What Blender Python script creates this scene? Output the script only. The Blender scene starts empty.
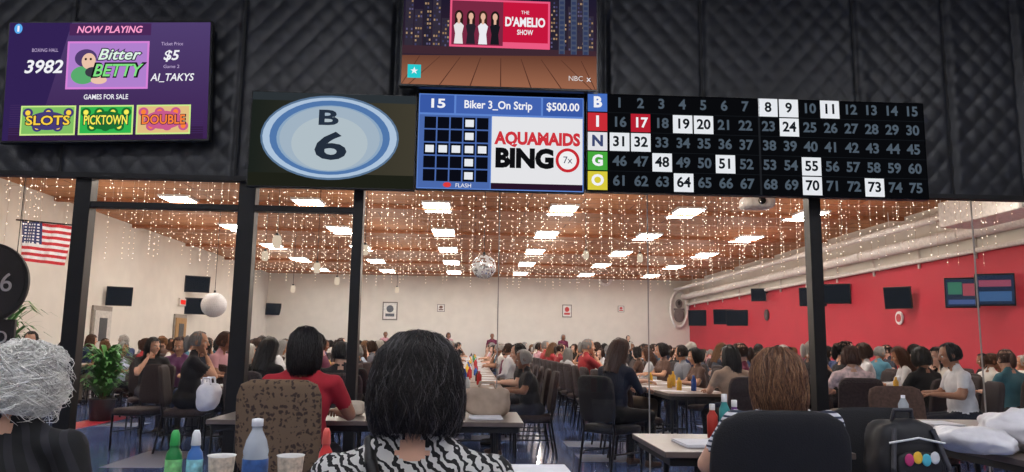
import bpy, bmesh, math, random
import numpy as np
from mathutils import Vector, Matrix, noise
random.seed(11); rng=np.random.default_rng(11)
S=bpy.context.scene; COL=S.collection
S.view_settings.view_transform='Standard'

# ------------------------------------------------------------------ camera
F=760.0; CAM=Vector((0,0,1.25))
yaw=math.radians(2.8); pit=math.radians(8.2); rol=math.radians(0.85)
fwd=Vector((math.sin(yaw)*math.cos(pit),math.cos(yaw)*math.cos(pit),math.sin(pit)))
r0=Vector((math.cos(yaw),-math.sin(yaw),0)); u0=r0.cross(fwd)
rt=r0*math.cos(rol)+u0*math.sin(rol); up=u0*math.cos(rol)-r0*math.sin(rol)
cd=bpy.data.cameras.new('camera'); cam=bpy.data.objects.new('camera',cd); COL.objects.link(cam)
M=Matrix((rt,up,-fwd)).transposed().to_4x4(); M.translation=CAM
cam.matrix_world=M; cd.lens=F/1024*36; cd.sensor_width=36; cd.clip_end=200; cd.clip_start=.05
S.camera=cam
def ray(px,py,Y=None,X=None,Z=None):
    d=fwd+rt*((px-512)/F)-up*((py-236)/F)
    if Y is not None: t=(Y-CAM.y)/d.y
    elif X is not None: t=(X-CAM.x)/d.x
    else: t=(Z-CAM.z)/d.z
    return CAM+d*t

# ------------------------------------------------------------------ materials
def l1(v):
    v=v/255.0
    return v/12.92 if v<=.04045 else ((v+.055)/1.055)**2.4
def C(c): return (l1(c[0]),l1(c[1]),l1(c[2]),1)
_mc={}
def pm(name,c,rough=.6,metal=0,var=.12,scale=15,bump=0,bscale=60,spec=.5,alpha=None):
    if name in _mc: return _mc[name]
    m=bpy.data.materials.new(name); m.use_nodes=True; nt=m.node_tree; b=nt.nodes['Principled BSDF']
    b.inputs['Roughness'].default_value=rough; b.inputs['Metallic'].default_value=metal
    b.inputs['Specular IOR Level'].default_value=spec
    tc=nt.nodes.new('ShaderNodeTexCoord')
    n=nt.nodes.new('ShaderNodeTexNoise'); n.inputs['Scale'].default_value=scale
    nt.links.new(tc.outputs['Object'],n.inputs['Vector'])
    r=nt.nodes.new('ShaderNodeValToRGB'); k=C(c)
    r.color_ramp.elements[0].position=.3; r.color_ramp.elements[1].position=.7
    r.color_ramp.elements[0].color=tuple(x*(1-var) for x in k[:3])+(1,)
    r.color_ramp.elements[1].color=tuple(min(1,x*(1+var)) for x in k[:3])+(1,)
    nt.links.new(n.outputs['Fac'],r.inputs['Fac']); nt.links.new(r.outputs['Color'],b.inputs['Base Color'])
    if bump:
        n2=nt.nodes.new('ShaderNodeTexNoise'); n2.inputs['Scale'].default_value=bscale
        nt.links.new(tc.outputs['Object'],n2.inputs['Vector'])
        bp=nt.nodes.new('ShaderNodeBump'); bp.inputs['Strength'].default_value=bump; bp.inputs['Distance'].default_value=.01
        nt.links.new(n2.outputs['Fac'],bp.inputs['Height']); nt.links.new(bp.outputs['Normal'],b.inputs['Normal'])
    if alpha is not None: b.inputs['Alpha'].default_value=alpha
    _mc[name]=m; return m
def em(c,s=1.0,nosample=False,name=None):
    key=('e',tuple(c),s)
    if key in _mc: return _mc[key]
    m=bpy.data.materials.new(name or 'emit_%d_%d_%d'%tuple(c)); m.use_nodes=True; nt=m.node_tree
    nt.nodes.remove(nt.nodes['Principled BSDF']); e=nt.nodes.new('ShaderNodeEmission')
    e.inputs['Color'].default_value=C(c); e.inputs['Strength'].default_value=s
    nt.links.new(e.outputs[0],nt.nodes['Material Output'].inputs['Surface'])
    if nosample: m.cycles.emission_sampling='NONE'
    _mc[key]=m; return m
def emgrad(name,c1,c2,axis='Z',lo=-.5,hi=.5,s=1.0,nscale=0):
    m=bpy.data.materials.new(name); m.use_nodes=True; nt=m.node_tree
    nt.nodes.remove(nt.nodes['Principled BSDF']); e=nt.nodes.new('ShaderNodeEmission'); e.inputs['Strength'].default_value=s
    tc=nt.nodes.new('ShaderNodeTexCoord'); sp=nt.nodes.new('ShaderNodeSeparateXYZ'); mr=nt.nodes.new('ShaderNodeMapRange')
    mr.inputs['From Min'].default_value=lo; mr.inputs['From Max'].default_value=hi
    r=nt.nodes.new('ShaderNodeValToRGB'); r.color_ramp.elements[0].color=C(c1); r.color_ramp.elements[1].color=C(c2)
    nt.links.new(tc.outputs['Object'],sp.inputs[0]); nt.links.new(sp.outputs[axis],mr.inputs['Value'])
    nt.links.new(mr.outputs[0],r.inputs['Fac']); nt.links.new(r.outputs[0],e.inputs['Color'])
    nt.links.new(e.outputs[0],nt.nodes['Material Output'].inputs['Surface'])
    return m
def rampmat(name,cols,mul,rough=.7,bump=0):
    """colour picked per object (clothes, hair, skin of the crowd)"""
    m=bpy.data.materials.new(name); m.use_nodes=True; nt=m.node_tree; b=nt.nodes['Principled BSDF']
    b.inputs['Roughness'].default_value=rough; b.inputs['Specular IOR Level'].default_value=.3
    oi=nt.nodes.new('ShaderNodeObjectInfo'); a=nt.nodes.new('ShaderNodeMath'); a.operation='MULTIPLY'; a.inputs[1].default_value=mul
    f=nt.nodes.new('ShaderNodeMath'); f.operation='FRACT'; r=nt.nodes.new('ShaderNodeValToRGB'); cr=r.color_ramp; cr.interpolation='CONSTANT'
    cr.elements[0].color=C(cols[0]); cr.elements[1].position=1/len(cols); cr.elements[1].color=C(cols[1])
    for i in range(2,len(cols)):
        e=cr.elements.new(i/len(cols)); e.color=C(cols[i])
    nt.links.new(oi.outputs['Random'],a.inputs[0]); nt.links.new(a.outputs[0],f.inputs[0]); nt.links.new(f.outputs[0],r.inputs['Fac'])
    nt.links.new(r.outputs[0],b.inputs['Base Color'])
    return m

# ------------------------------------------------------------------ mesh builder
_cube={}
def cubesphere(k):
    if k in _cube: return _cube[k]
    V={};F_=[];vs=[]
    def g(p):
        key=tuple(np.round(p,5))
        if key not in V: V[key]=len(vs); vs.append(p)
        return V[key]
    for ax in range(3):
        for sg in (-1,1):
            for i in range(k):
                for j in range(k):
                    q=[]
                    for (a,b) in ((i,j),(i+1,j),(i+1,j+1),(i,j+1)):
                        p=[0,0,0]; p[ax]=sg
                        p[(ax+1)%3]=math.tan((a/k*2-1)*math.pi/4); p[(ax+2)%3]=math.tan((b/k*2-1)*math.pi/4)
                        q.append(g(tuple(p)))
                    F_.append(q if sg>0 else q[::-1])
    _cube[k]=(np.array(vs,float),F_); return _cube[k]
class MB:
    def __init__(s): s.v=[];s.f=[];s.m=[];s.sm=[]
    def add(s,v,f,mat=0,smooth=True):
        o=len(s.v); s.v.extend([tuple(map(float,p)) for p in v])
        s.f.extend([[i+o for i in q] for q in f])
        if isinstance(mat,(int,)): s.m.extend([mat]*len(f))
        else: s.m.extend(list(mat))
        s.sm.extend([smooth]*len(f))
    def box(s,c,d,mat=0,rot=None):
        x,y,z=[k/2 for k in d]
        v=np.array([(-x,-y,-z),(x,-y,-z),(x,y,-z),(-x,y,-z),(-x,-y,z),(x,-y,z),(x,y,z),(-x,y,z)])
        if rot is not None: v=v@np.array(rot).T
        v=v+np.array(c)
        s.add(v,[(0,3,2,1),(4,5,6,7),(0,1,5,4),(1,2,6,5),(2,3,7,6),(3,0,4,7)],mat,False)
    def ell(s,c,r,mat=0,k=5,n=2,rot=None,bend=0):
        V,Fc=cubesphere(k)
        q=V/((np.abs(V)**n).sum(1)**(1/n))[:,None]*np.array(r)
        if bend: q[:,1]+=bend*q[:,0]**2
        if rot is not None: q=q@np.array(rot).T
        s.add(q+np.array(c),Fc,mat)
    def cone(s,p0,r0_,p1,r1_,mat=0,seg=10,caps=True):
        p0=np.array(p0,float);p1=np.array(p1,float);d=p1-p0;L=np.linalg.norm(d)
        if L<1e-6: return
        d/=L; a=np.array((0,0,1.)) if abs(d[2])<.9 else np.array((1.,0,0))
        u=np.cross(d,a);u/=np.linalg.norm(u);w=np.cross(d,u)
        v=[];
        for p,r in ((p0,r0_),(p1,r1_)):
            for i in range(seg):
                t=2*math.pi*i/seg; v.append(p+r*(math.cos(t)*u+math.sin(t)*w))
        f=[(i,(i+1)%seg,seg+(i+1)%seg,seg+i) for i in range(seg)]
        s.add(v,f,mat)
        if caps:
            s.add(v[:seg],[tuple(range(seg))[::-1]],mat,False); s.add(v[seg:],[tuple(range(seg))],mat,False)
    def caps(s,p0,r0_,p1,r1_,mat=0,seg=10,k=3):
        s.cone(p0,r0_,p1,r1_,mat,seg); s.ell(p0,(r0_,)*3,mat,k); s.ell(p1,(r1_,)*3,mat,k)
    def tube(s,pts,r,mat=0,seg=8):
        for a,b in zip(pts[:-1],pts[1:]): s.cone(a,r,b,r,mat,seg)
        for a in pts[1:-1]: s.ell(a,(r,)*3,mat,2)
    def lathe(s,prof,c,mat=0,seg=24,mats=None):
        v=[];f=[];mm=[]
        for r,z in prof:
            for i in range(seg):
                t=2*math.pi*i/seg; v.append((c[0]+r*math.cos(t),c[1]+r*math.sin(t),c[2]+z))
        for j in range(len(prof)-1):
            for i in range(seg):
                f.append((j*seg+i,j*seg+(i+1)%seg,(j+1)*seg+(i+1)%seg,(j+1)*seg+i)); mm.append(mats[j] if mats else mat)
        s.add(v,f,mm)
    def build(s,name,mats,parent=None,loc=(0,0,0),rz=0,bevel=0,link=True):
        me=bpy.data.meshes.new(name); me.from_pydata(s.v,[],s.f); 
        for m in mats: me.materials.append(m)
        me.polygons.foreach_set('material_index',s.m); me.polygons.foreach_set('use_smooth',s.sm); me.update()
        o=bpy.data.objects.new(name,me)
        if link: COL.objects.link(o)
        o.location=loc; o.rotation_euler=(0,0,rz)
        if parent: o.parent=parent
        if bevel:
            b=o.modifiers.new('bevel','BEVEL'); b.width=bevel; b.segments=2; b.limit_method='ANGLE'; b.angle_limit=math.radians(50)
        return o
def empty(name,loc,rz=0):
    o=bpy.data.objects.new(name,None); COL.objects.link(o); o.location=loc; o.rotation_euler=(0,0,rz); o.empty_display_size=.1; return o
def rx(a): c,s=math.cos(a),math.sin(a); return np.array([[1,0,0],[0,c,-s],[0,s,c]])
def rzm(a): c,s=math.cos(a),math.sin(a); return np.array([[c,-s,0],[s,c,0],[0,0,1]])
def simple(name,fn,mats,bevel=0,**k):
    b=MB(); fn(b); return b.build(name,mats,bevel=bevel,**k)

# ------------------------------------------------------------------ room shell
XL,XR,YB,YF=-9.6,10.3,36.0,-4.0; HZ=4.45; FZ=5.05; DW=6.5
ZP=ray(512,187,Y=DW).z
def floor_mat():
    m=bpy.data.materials.new('blue_vinyl_tile'); m.use_nodes=True; nt=m.node_tree; b=nt.nodes['Principled BSDF']
    tc=nt.nodes.new('ShaderNodeTexCoord'); sn=nt.nodes.new('ShaderNodeVectorMath'); sn.operation='SNAP'; sn.inputs[1].default_value=(.61,.61,5)
    wn=nt.nodes.new('ShaderNodeTexWhiteNoise'); r=nt.nodes.new('ShaderNodeValToRGB'); cr=r.color_ramp; cr.interpolation='CONSTANT'
    cr.elements[0].color=C((92,114,170)); cr.elements[1].position=.5; cr.elements[1].color=C((104,126,180))
    for p,c in ((.84,(180,186,206)),(.93,(74,92,142))):
        e=cr.elements.new(p); e.color=C(c)
    nt.links.new(tc.outputs['Object'],sn.inputs[0]); nt.links.new(sn.outputs[0],wn.inputs['Vector']); nt.links.new(wn.outputs['Value'],r.inputs['Fac'])
    n=nt.nodes.new('ShaderNodeTexNoise'); n.inputs['Scale'].default_value=.8; nt.links.new(tc.outputs['Object'],n.inputs['Vector'])
    mx=nt.nodes.new('ShaderNodeMix'); mx.data_type='RGBA'; mx.blend_type='MULTIPLY'; mx.inputs['Factor'].default_value=.12
    nt.links.new(r.outputs[0],mx.inputs[6]); nt.links.new(n.outputs['Color'],mx.inputs[7]); nt.links.new(mx.outputs[2],b.inputs['Base Color'])
    b.inputs['Roughness'].default_value=.09; b.inputs['Specular IOR Level'].default_value=.75
    return m
fm=floor_mat()
simple('floor',lambda b:b.box(((XL+XR)/2,(YB+YF)/2,-.05),(XR-XL,YB-YF,.1)),[fm])
red_line=pm('red_floor_tape',(190,50,60),.3)
simple('trim_1',lambda b:(b.box((-5.75,13,.003),(.45,11,.004)),),[red_line])
wallm=pm('painted_wall_offwhite',(224,219,210),.8,var=.04,scale=2)
redm=pm('painted_wall_red',(192,44,62),.7,var=.06,scale=2)
darkw=pm('painted_wall_dark',(60,60,64),.8)
simple('wall_left',lambda b:b.box((XL-.1,(YB+YF)/2,2.5),(.2,YB-YF,5.2)),[wallm])
def rw(b):
    b.box((XR+.1,(YB+DW)/2,1.65),(.2,YB-DW,3.3),0); b.box((XR+.1,(YB+DW)/2,4.2),(.2,YB-DW,1.8),1)
    b.box((XR+.1,(DW+YF)/2,2.55),(.2,DW-YF,5.1),1)
simple('wall_right',rw,[redm,wallm])
simple('wall_back',lambda b:b.box(((XL+XR)/2,YB+.1,2.5),(XR-XL,.2,5.2)),[wallm])
simple('wall_front',lambda b:b.box(((XL+XR)/2,YF-.1,2.5),(XR-XL,.2,5.2)),[wallm])
simple('trim_2',lambda b:b.box((XR-.015,(YB+DW)/2,3.3),(.03,YB-DW,.06)),[pm('trim_white',(215,212,208),.5)])
simple('baseboard_back',lambda b:b.box(((XL+XR)/2,YB-.01,.06),(XR-XL,.02,.12)),[darkw])
simple('baseboard_left',lambda b:b.box((XL+.01,(YB+DW)/2,.06),(.02,YB-DW,.12)),[darkw])
def ceil_mat():
    m=bpy.data.materials.new('wood_deck_ceiling'); m.use_nodes=True; nt=m.node_tree; b=nt.nodes['Principled BSDF']
    tc=nt.nodes.new('ShaderNodeTexCoord'); br=nt.nodes.new('ShaderNodeTexBrick')
    br.inputs['Scale'].default_value=1; br.inputs['Brick Width'].default_value=2.4; br.inputs['Row Height'].default_value=.6; br.inputs['Mortar Size'].default_value=.018
    br.inputs['Color1'].default_value=C((200,134,84)); br.inputs['Color2'].default_value=C((180,116,70)); br.inputs['Mortar'].default_value=C((124,76,48))
    n=nt.nodes.new('ShaderNodeTexNoise'); n.inputs['Scale'].default_value=3
    mp=nt.nodes.new('ShaderNodeMapping'); mp.inputs['Scale'].default_value=(1,8,1)
    nt.links.new(tc.outputs['Object'],mp.inputs[0]); nt.links.new(mp.outputs[0],n.inputs['Vector']); nt.links.new(tc.outputs['Object'],br.inputs['Vector'])
    mx=nt.nodes.new('ShaderNodeMix'); mx.data_type='RGBA'; mx.blend_type='MULTIPLY'; mx.inputs['Factor'].default_value=.2
    nt.links.new(br.outputs['Color'],mx.inputs[6]); nt.links.new(n.outputs['Color'],mx.inputs[7]); nt.links.new(mx.outputs[2],b.inputs['Base Color'])
    b.inputs['Roughness'].default_value=.6
    return m
cm=ceil_mat()
simple('ceiling',lambda b:b.box(((XL+XR)/2,(YB+DW)/2,HZ+.05),(XR-XL,YB-DW,.1)),[cm])
simple('ceiling_foyer',lambda b:b.box(((XL+XR)/2,(DW+YF)/2,FZ+.05),(XR-XL,DW-YF,.1)),[pm('foyer_ceiling',(170,170,172),.8)])
beamm=pm('glulam_beam',(165,104,66),.6)
def beams(b):
    for y in np.arange(9.6,35,4.0): b.box(((XL+XR)/2,y,HZ-.045),(XR-XL,.14,.09))
simple('ceiling_beams',beams,[beamm],parent=None)
def quilt(b):
    x0,x1,z0,z1=XL,XR,ZP,FZ; st=.0195; nx=int((x1-x0)/st); nz=int((z1-z0)/st); p=.19
    xs=np.linspace(x0,x1,nx+1); zs=np.linspace(z0,z1,nz+1); X,Z=np.meshgrid(xs,zs)
    u=(X+Z*.9)/p*math.pi; v=(X-Z*.9)/p*math.pi
    h=.013*(np.abs(np.sin(u))*np.abs(np.sin(v)))**.38
    seams=[ray(q,100,Y=DW).x for q in (-60,72,243,395,470,604,700,852,942,1010,1100)]
    for s_ in seams: h-=.04*np.exp(-((X-s_)/.018)**2); h+=.01*np.exp(-((X-s_-.06)/.05)**2)
    h+=.006*np.sin(X*3.1+Z*1.3)
    Y=DW-.10-h
    V=np.stack([X,Y,Z],-1).reshape(-1,3); w=nx+1
    f=[(j*w+i,j*w+i+1,(j+1)*w+i+1,(j+1)*w+i) for j in range(nz) for i in range(nx)]
    b.add(V,f,0)
    b.box(((x0+x1)/2,DW+.02,(z0+z1)/2),(x1-x0,.2,z1-z0),1)
    b.box(((x0+x1)/2,DW-.085,z0-.01),(x1-x0,.07,.04),1)
simple('wall_partition_quilted',quilt,[pm('quilted_vinyl',(34,36,41),.40,var=.15,scale=4,bump=.15,bscale=90),pm('black_backing',(14,14,15),.6)])
blk=pm('black_metal_frame',(18,18,20),.4,spec=.4)
def frame(b):
    for px,wd in ((80,.13),(245,.14),(357,.085),(814,.105)):
        x=ray(px,260,Y=DW).x; b.box((x,DW,ZP/2),(wd,.12,ZP))
    xa=ray(85,210,Y=DW).x; xb=ray(357,210,Y=DW).x; z=ray(220,208,Y=DW).z
    b.box(((xa+xb)/2,DW,z),(xb-xa,.1,.05))
    b.box(((XL+xa)/2,DW,.06),(xa-XL,.1,.12)); xc=xb; b.box(((xc+XR)/2,DW,.06),(XR-xc,.1,.12))
simple('window_frame',frame,[blk],bevel=.004)
gm=bpy.data.materials.new('clear_glass'); gm.use_nodes=True; nt=gm.node_tree; nt.nodes.remove(nt.nodes['Principled BSDF'])
t=nt.nodes.new('ShaderNodeBsdfTransparent'); t.inputs[0].default_value=(.97,.98,.98,1); g=nt.nodes.new('ShaderNodeBsdfGlossy'); g.inputs['Roughness'].default_value=.02
mx=nt.nodes.new('ShaderNodeMixShader'); mx.inputs[0].default_value=.03
nt.links.new(t.outputs[0],mx.inputs[1]); nt.links.new(g.outputs[0],mx.inputs[2]); nt.links.new(mx.outputs[0],nt.nodes['Material Output'].inputs['Surface'])
spans=[(XL,ray(70,260,Y=DW).x)]+[(ray(a,260,Y=DW).x,ray(c,260,Y=DW).x) for a,c in ((90,236),(254,351),(364,498),(499.5,647),(648.5,806),(821,974),(975.5,1150))]+[(ray(1151,260,Y=DW).x,XR)]
for i,(a,c) in enumerate(spans):
    simple('window_%d'%(i+1),lambda b:b.add([(a,DW,.12),(c,DW,.12),(c,DW,ZP),(a,DW,ZP)],[(0,1,2,3)],0,False),[gm])
def joints(b):
    for q in (498.8,647.8,974.8,1150.5): b.box((ray(q,260,Y=DW).x,DW,ZP/2+.06),(.009,.012,ZP-.12))
simple('trim_3',joints,[pm('silicone_joint',(150,145,140),.5)])

# ------------------------------------------------------------------ lights
trof=em((255,251,244),27.0,name='fluorescent_diffuser'); trf=pm('troffer_housing',(225,225,225),.5)
def troffer(x,y,z,m):
    b=MB(); b.box((0,0,.0),(.66,1.28,.05),1); b.box((0,0,-.027),(.58,1.2,.01),0)
    return b.build('ceiling_light',[m,trf],loc=(x,y,z-.026))
for y in (11.5,17.5,21.5,25.5,29.5,33.5):
    for x in (-6.7,-3.8,-.9,2.03,4.95,7.85):
        troffer(x,y,HZ,trof)
trof2=em((250,250,255),26.0,name='foyer_fill_diffuser')  # unseen fixtures added to light the foyer
for y in (-2,2.2):
    for x in (-5.5,-1.8,1.8,5.5): troffer(x,y,FZ,trof2)
w=bpy.data.worlds.new('world'); S.world=w; w.use_nodes=True; w.node_tree.nodes['Background'].inputs[0].default_value=(.5,.5,.55,1); w.node_tree.nodes['Background'].inputs[1].default_value=.1
def fill_lamp(x,y,z,pw,name='ceiling_fill_lamp'):  # added fill lamps that brighten the ceiling, standing in for string glow
    l=bpy.data.lights.new(name,'POINT'); l.energy=pw; l.color=(1,.86,.70); l.shadow_soft_size=.03
    o=bpy.data.objects.new(name,l); COL.objects.link(o); o.location=(x,y,z)
for y in (8.4,12.0,16.2,20.6,25,30):
    for x in (-7.4,-2.6,2.6,7.4): fill_lamp(x,y,3.15,40)

bulb=em((255,238,216),3.2,True,'fairy_bulb'); wire=pm('fairy_wire',(205,180,160),.6)
def icicle(b):
    oc=np.array([(1,0,0),(-1,0,0),(0,1,0),(0,-1,0),(0,0,1),(0,0,-1)],float)
    of=[(0,2,4),(2,1,4),(1,3,4),(3,0,4),(2,0,5),(1,2,5),(3,1,5),(0,3,5)]
    for y,dl,rr in ((7.2,2.0,.0072),(8.1,2.1,.0078),(9.2,1.9,.008),(10.8,1.8,.0088),(13,1.5,.0098),(15.6,1.4,.011),(18.6,1.2,.012),(22,1.0,.013),(26,.9,.014),(30.5,.8,.016)):
        x=XL+.3+random.uniform(0,.1)
        while x<XR-.9:
            L=dl*random.choice((.35,.5,.65,.8,1.0)); top=HZ-.14
            b.box((x,y,top-L/2),(.0022,.0022,L),1)
            z=top
            while z>top-L:
                b.add(oc*rr*random.uniform(.6,1.25)+np.array((x,y+random.uniform(-.01,.01),z)),of,0,False); z-=.125
            x+=random.uniform(.15,.28)*(1 if y<14 else 1.5)
        b.box(((XL+XR)/2,y,HZ-.14),(XR-XL-.1,.006,.006),1)
    for y in np.arange(8.2,35,1.15):
        x=XL+.2
        while x<XR-.9:
            b.add(oc*(.006+.0004*y)+np.array((x,y,HZ-.02)),of,0,False); x+=.33
simple('icicle_string_lights',icicle,[bulb,wire])

# ------------------------------------------------------------------ wall mounted panels
plastic=pm('tv_bezel_black',(12,12,13),.35)
class Panel:
    def __init__(s,name,x0,y0,x1,y1,Y=6.26,bez=.018,depth=.06,roll=0):
        s.xm=(x0+x1)/2;s.ym=(y0+y1)/2
        L=ray(x0,s.ym,Y=Y).x;R=ray(x1,s.ym,Y=Y).x;T=ray(s.xm,y0,Y=Y).z;B=ray(s.xm,y1,Y=Y).z
        s.kx=(R-L)/(x1-x0); s.kz=(T-B)/(y1-y0); s.W=R-L; s.H=T-B; s.depth=depth
        s.e=empty(name,((L+R)/2,Y,(T+B)/2)); s.bx=(x0,y0,x1,y1); s.e.rotation_euler=(0,roll,0)
        b=MB(); b.box((0,0,0),(s.W+2*bez,depth,s.H+2*bez))
        g=6.375-Y-depth/2
        b.box((0,depth/2+g/2,0),(s.W*.4,g,s.H*.4))
        b.build('housing',[plastic],s.e,bevel=.006)
        s.q={}
    def p(s,px,py): return ((px-s.xm)*s.kx,-(py-s.ym)*s.kz)
    def y(s,l): return -(s.depth/2)-.0015-.0012*l
    def poly(s,pts,mat,l=1):
        b=s.q.setdefault(mat.name,(MB(),mat))[0]
        v=[]
        for a,c in pts:
            q=s.p(a,c); v.append((q[0],s.y(l),q[1]))
        b.add(v[::-1],[tuple(range(len(v)))],0,False)
    def rect(s,x0,y0,x1,y1,mat,l=1): s.poly([(x0,y0),(x1,y0),(x1,y1),(x0,y1)],mat,l)
    def oval(s,cx,cy,rx_,ry_,mat,l=1,n=40):
        x0,y0,x1,y1=s.bx
        s.poly([(min(max(cx+rx_*math.cos(2*math.pi*i/n),x0),x1),min(max(cy+ry_*math.sin(2*math.pi*i/n),y0),y1)) for i in range(n)],mat,l)
    def text(s,t,cx,cy,h,mat,l=3,width=None,shear=0,bold=0):
        cu=bpy.data.curves.new('lettering','FONT'); cu.body=t; cu.size=h*s.kz/.72; cu.align_x='CENTER'; cu.align_y='CENTER'; cu.shear=shear
        cu.offset=bold*h*s.kz; cu.fill_mode='FRONT'; cu.resolution_u=3
        o=bpy.data.objects.new('lettering',cu); COL.objects.link(o); o.parent=s.e; cu.materials.append(mat)
        q=s.p(cx,cy); o.location=(q[0],s.y(l),q[1]); o.rotation_euler=(math.pi/2,0,0)
        if width:
            bpy.context.view_layer.update(); d=o.dimensions.x
            if d>0: o.scale=(width*s.kx/d,1,1)
        return o
    def done(s):
        for k,(b,m) in s.q.items(): b.build('screen_graphic',[m],s.e)
W_=em((240,240,245)); K_=em((8,8,10))
T=Panel('television',8,24,210,141,roll=-.040)
T.rect(8,24,210,141,emgrad('screen_purple',(58,30,78),(80,62,112),'Z',-.6,.5),0)
T.poly([(8,24),(70,24),(40,141),(8,141)],em((50,34,84)),.15); T.rect(14,128,206,141,em((52,30,68)),.3)
for k in range(14): T.rect(14,106+k*2.2,206,106.6+k*2.2,em((66,44,92)),.4)
T.rect(68,25,150,37,em((74,40,88)),.6)
T.text('NOW PLAYING',108,31.5,7,em((255,160,205)),3,66,.2,.03)
T.oval(17,30,4,5,em((90,170,240)),1); T.rect(16,27,18,33,W_,1.4)
T.text('BOXING HALL',45,52,3.6,em((190,170,210)),3,26); T.text('3982',44,69,13,W_,3,38,.2,.03)
T.text('Ticket Price',172,46,3.6,em((190,170,210)),3,22); T.text('$5',171,58,10,W_,3,16,.2,.03); T.text('Game 2',172,69,3.4,em((190,170,210)),3,16)
T.text('AI_TAKYS',173,80,7.5,W_,3,44,.2,.02)
T.rect(67,43,149,91,em((215,130,215)),1); T.rect(69,45,147,89,em((176,128,205)),1.5)
T.oval(86,60,11,9,em((80,60,110)),2); T.oval(89,63,7,8,em((235,195,170)),2.5); T.oval(84,77,12,9,em((90,170,110)),2); T.oval(93,74,7,5,em((60,60,70)),2.6); T.oval(86,61,1.2,1.2,K_,2.9); T.oval(91,61,1.2,1.2,K_,2.9); T.oval(100,82,8,4,em((235,195,170)),2.2)
T.text('Bitter',118,57,11.5,em((40,40,60)),4,46,.3,.09); T.text('Bitter',118,57,11,em((225,245,230)),4.6,43,.3,.02)
T.text('BETTY',117,73,14,em((20,20,25)),4,56,.25,.08); T.text('BETTY',117,73,12.5,em((130,225,130)),4.8,50,.25,.02)
T.text('GAMES FOR SALE',108,99,5,W_,3,44,0,.02)
for x0,c,c2,t,tc_,nb in ((25,(130,190,100),(70,60,120),'SLOTS',(250,210,70),5),(82,(50,180,80),(30,110,50),'PICKTOWN',(250,240,90),7),(139,(225,190,130),(200,90,140),'DOUBLE',(250,130,60),6)):
    T.rect(x0,107,x0+54,136,em((205,235,140)),1); T.rect(x0+1.5,108.5,x0+52.5,134.5,em(c),1.5)
    for k in range(nb): T.oval(x0+7+k*40/(nb-1),114+(k%2)*14,5,4.5,em(c2),1.9); T.oval(x0+7+k*40/(nb-1),114+(k%2)*14,2.5,2.5,em(tc_),2.1)
    T.oval(x0+27,122,19,9,em(c2),2.3)
    T.text(t,x0+27,122,9,em((30,20,50)),3,45,0,.10); T.text(t,x0+27,122,9,em(tc_),3.8,43,0,.03)
T.done()
T=Panel('bingo_ball_monitor',251,95,415,188,bez=.012)
T.rect(251,95,415,188,emgrad('screen_olive',(26,32,28),(64,60,48),'X',-.7,.7),0)
T.rect(251,95,415,103,em((44,50,54)),.5)
T.rect(251,175,415,188,em((30,32,24)),.5)
T.oval(330,139,69,42,em((90,116,146)),1); T.oval(330,139,67,40,em((172,194,218)),1.5); T.oval(330,139,60,37,em((80,118,170)),2); T.oval(330,140,53,33,em((140,166,192)),2.5)
T.oval(330,140,50,32,em((160,178,194)),3); T.oval(330,145,38,27,em((176,190,198)),3.4)
T.text('B',327,120,15,em((38,50,66)),4,20,0,.04); T.text('6',331,149,27,em((36,46,60)),4,32,0,.03)
T.done()
T=Panel('television',403,-8,596,88,Y=6.14,bez=.02)
T.rect(403,-8,596,88,emgrad('screen_night',(60,40,50),(20,22,45),'Z',-.5,.5),0)
rr=random.Random(3); wm=[em((150,120,90)),em((90,85,120)),em((170,140,110)),em((60,60,95)),em((45,40,60))]
for bx in range(405,594,9):
    hgt=rr.randint(-4,22)
    T.rect(bx,hgt,bx+8,58,em((38,34,48)) if rr.random()<.5 else em((50,44,58)),.4)
    for yy in range(hgt+2,55,4):
        for k in range(3):
            if rr.random()<.55: T.rect(bx+1+k*2.4,yy,bx+2.6+k*2.4,yy+2,rr.choice(wm),.8)
T.rect(403,50,596,58,em((62,40,50)),1)
for bx in (558,570,582):
    T.rect(bx,-6,bx+6,54,em((70,78,100)),1.2)
    for yy in range(-4,52,5): T.rect(bx+1,yy,bx+5,yy+3,em((50,60,92)),1.6)
T.poly([(403,60),(596,55),(596,88),(403,88)],emgrad('stage_wood',(150,98,74),(86,50,40),'Z',-.4,-.1),1.4)
for k in range(9): 
    a=420+k*20; c=380+k*30; T.poly([(a,60),(a+.7,60),(max(404,min(595,c+1.2)),88),(max(403,min(594,c)),88)],em((84,50,40)),1.8)
T.rect(449,2,549,50,em((235,90,130)),2); T.rect(451,4,502,48,em((120,40,66)),2.5); T.rect(502,4,547,44,em((196,22,60)),2.5)
T.text("D'AMELIO",524,24,9,W_,4,40,0,.05); T.text('SHOW',524,34,5,W_,4,16,0,.03); T.text('THE',524,14,3.5,W_,4,8)
for i,(hc_,oc) in enumerate((((45,28,25),(230,225,225)),((40,25,22),(40,34,44)),((60,38,28),(235,235,240)),((30,25,25),(25,25,32)))):
    x=458+i*12; T.oval(x,19,4.2,5.5,em(hc_),3); T.rect(x-4,19,x+4,29,em(hc_),2.9); T.oval(x,19.5,2.4,3.6,em((225,180,155)),3.4); T.poly([(x-2,26),(x+2,26),(x+5,29),(x+3.4,37),(x+4.4,47),(x-4.4,47),(x-3.4,37),(x-5,29)],em(oc),3.1); T.rect(x-1.2,22.5,x+1.2,27,em((225,180,155)),3.3)
T.rect(409,69,422,82,em((40,200,205)),3); T.text('★',415.5,75.5,6,W_,4)
T.text('NBC',575,78,5,em((220,215,215)),4,14); T.text('x',588,78,6,W_,4)
T.done()
T=Panel('bingo_game_monitor',418,97,583,191,bez=.010)
T.rect(418,97,583,191,em((92,130,205)),0)
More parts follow.
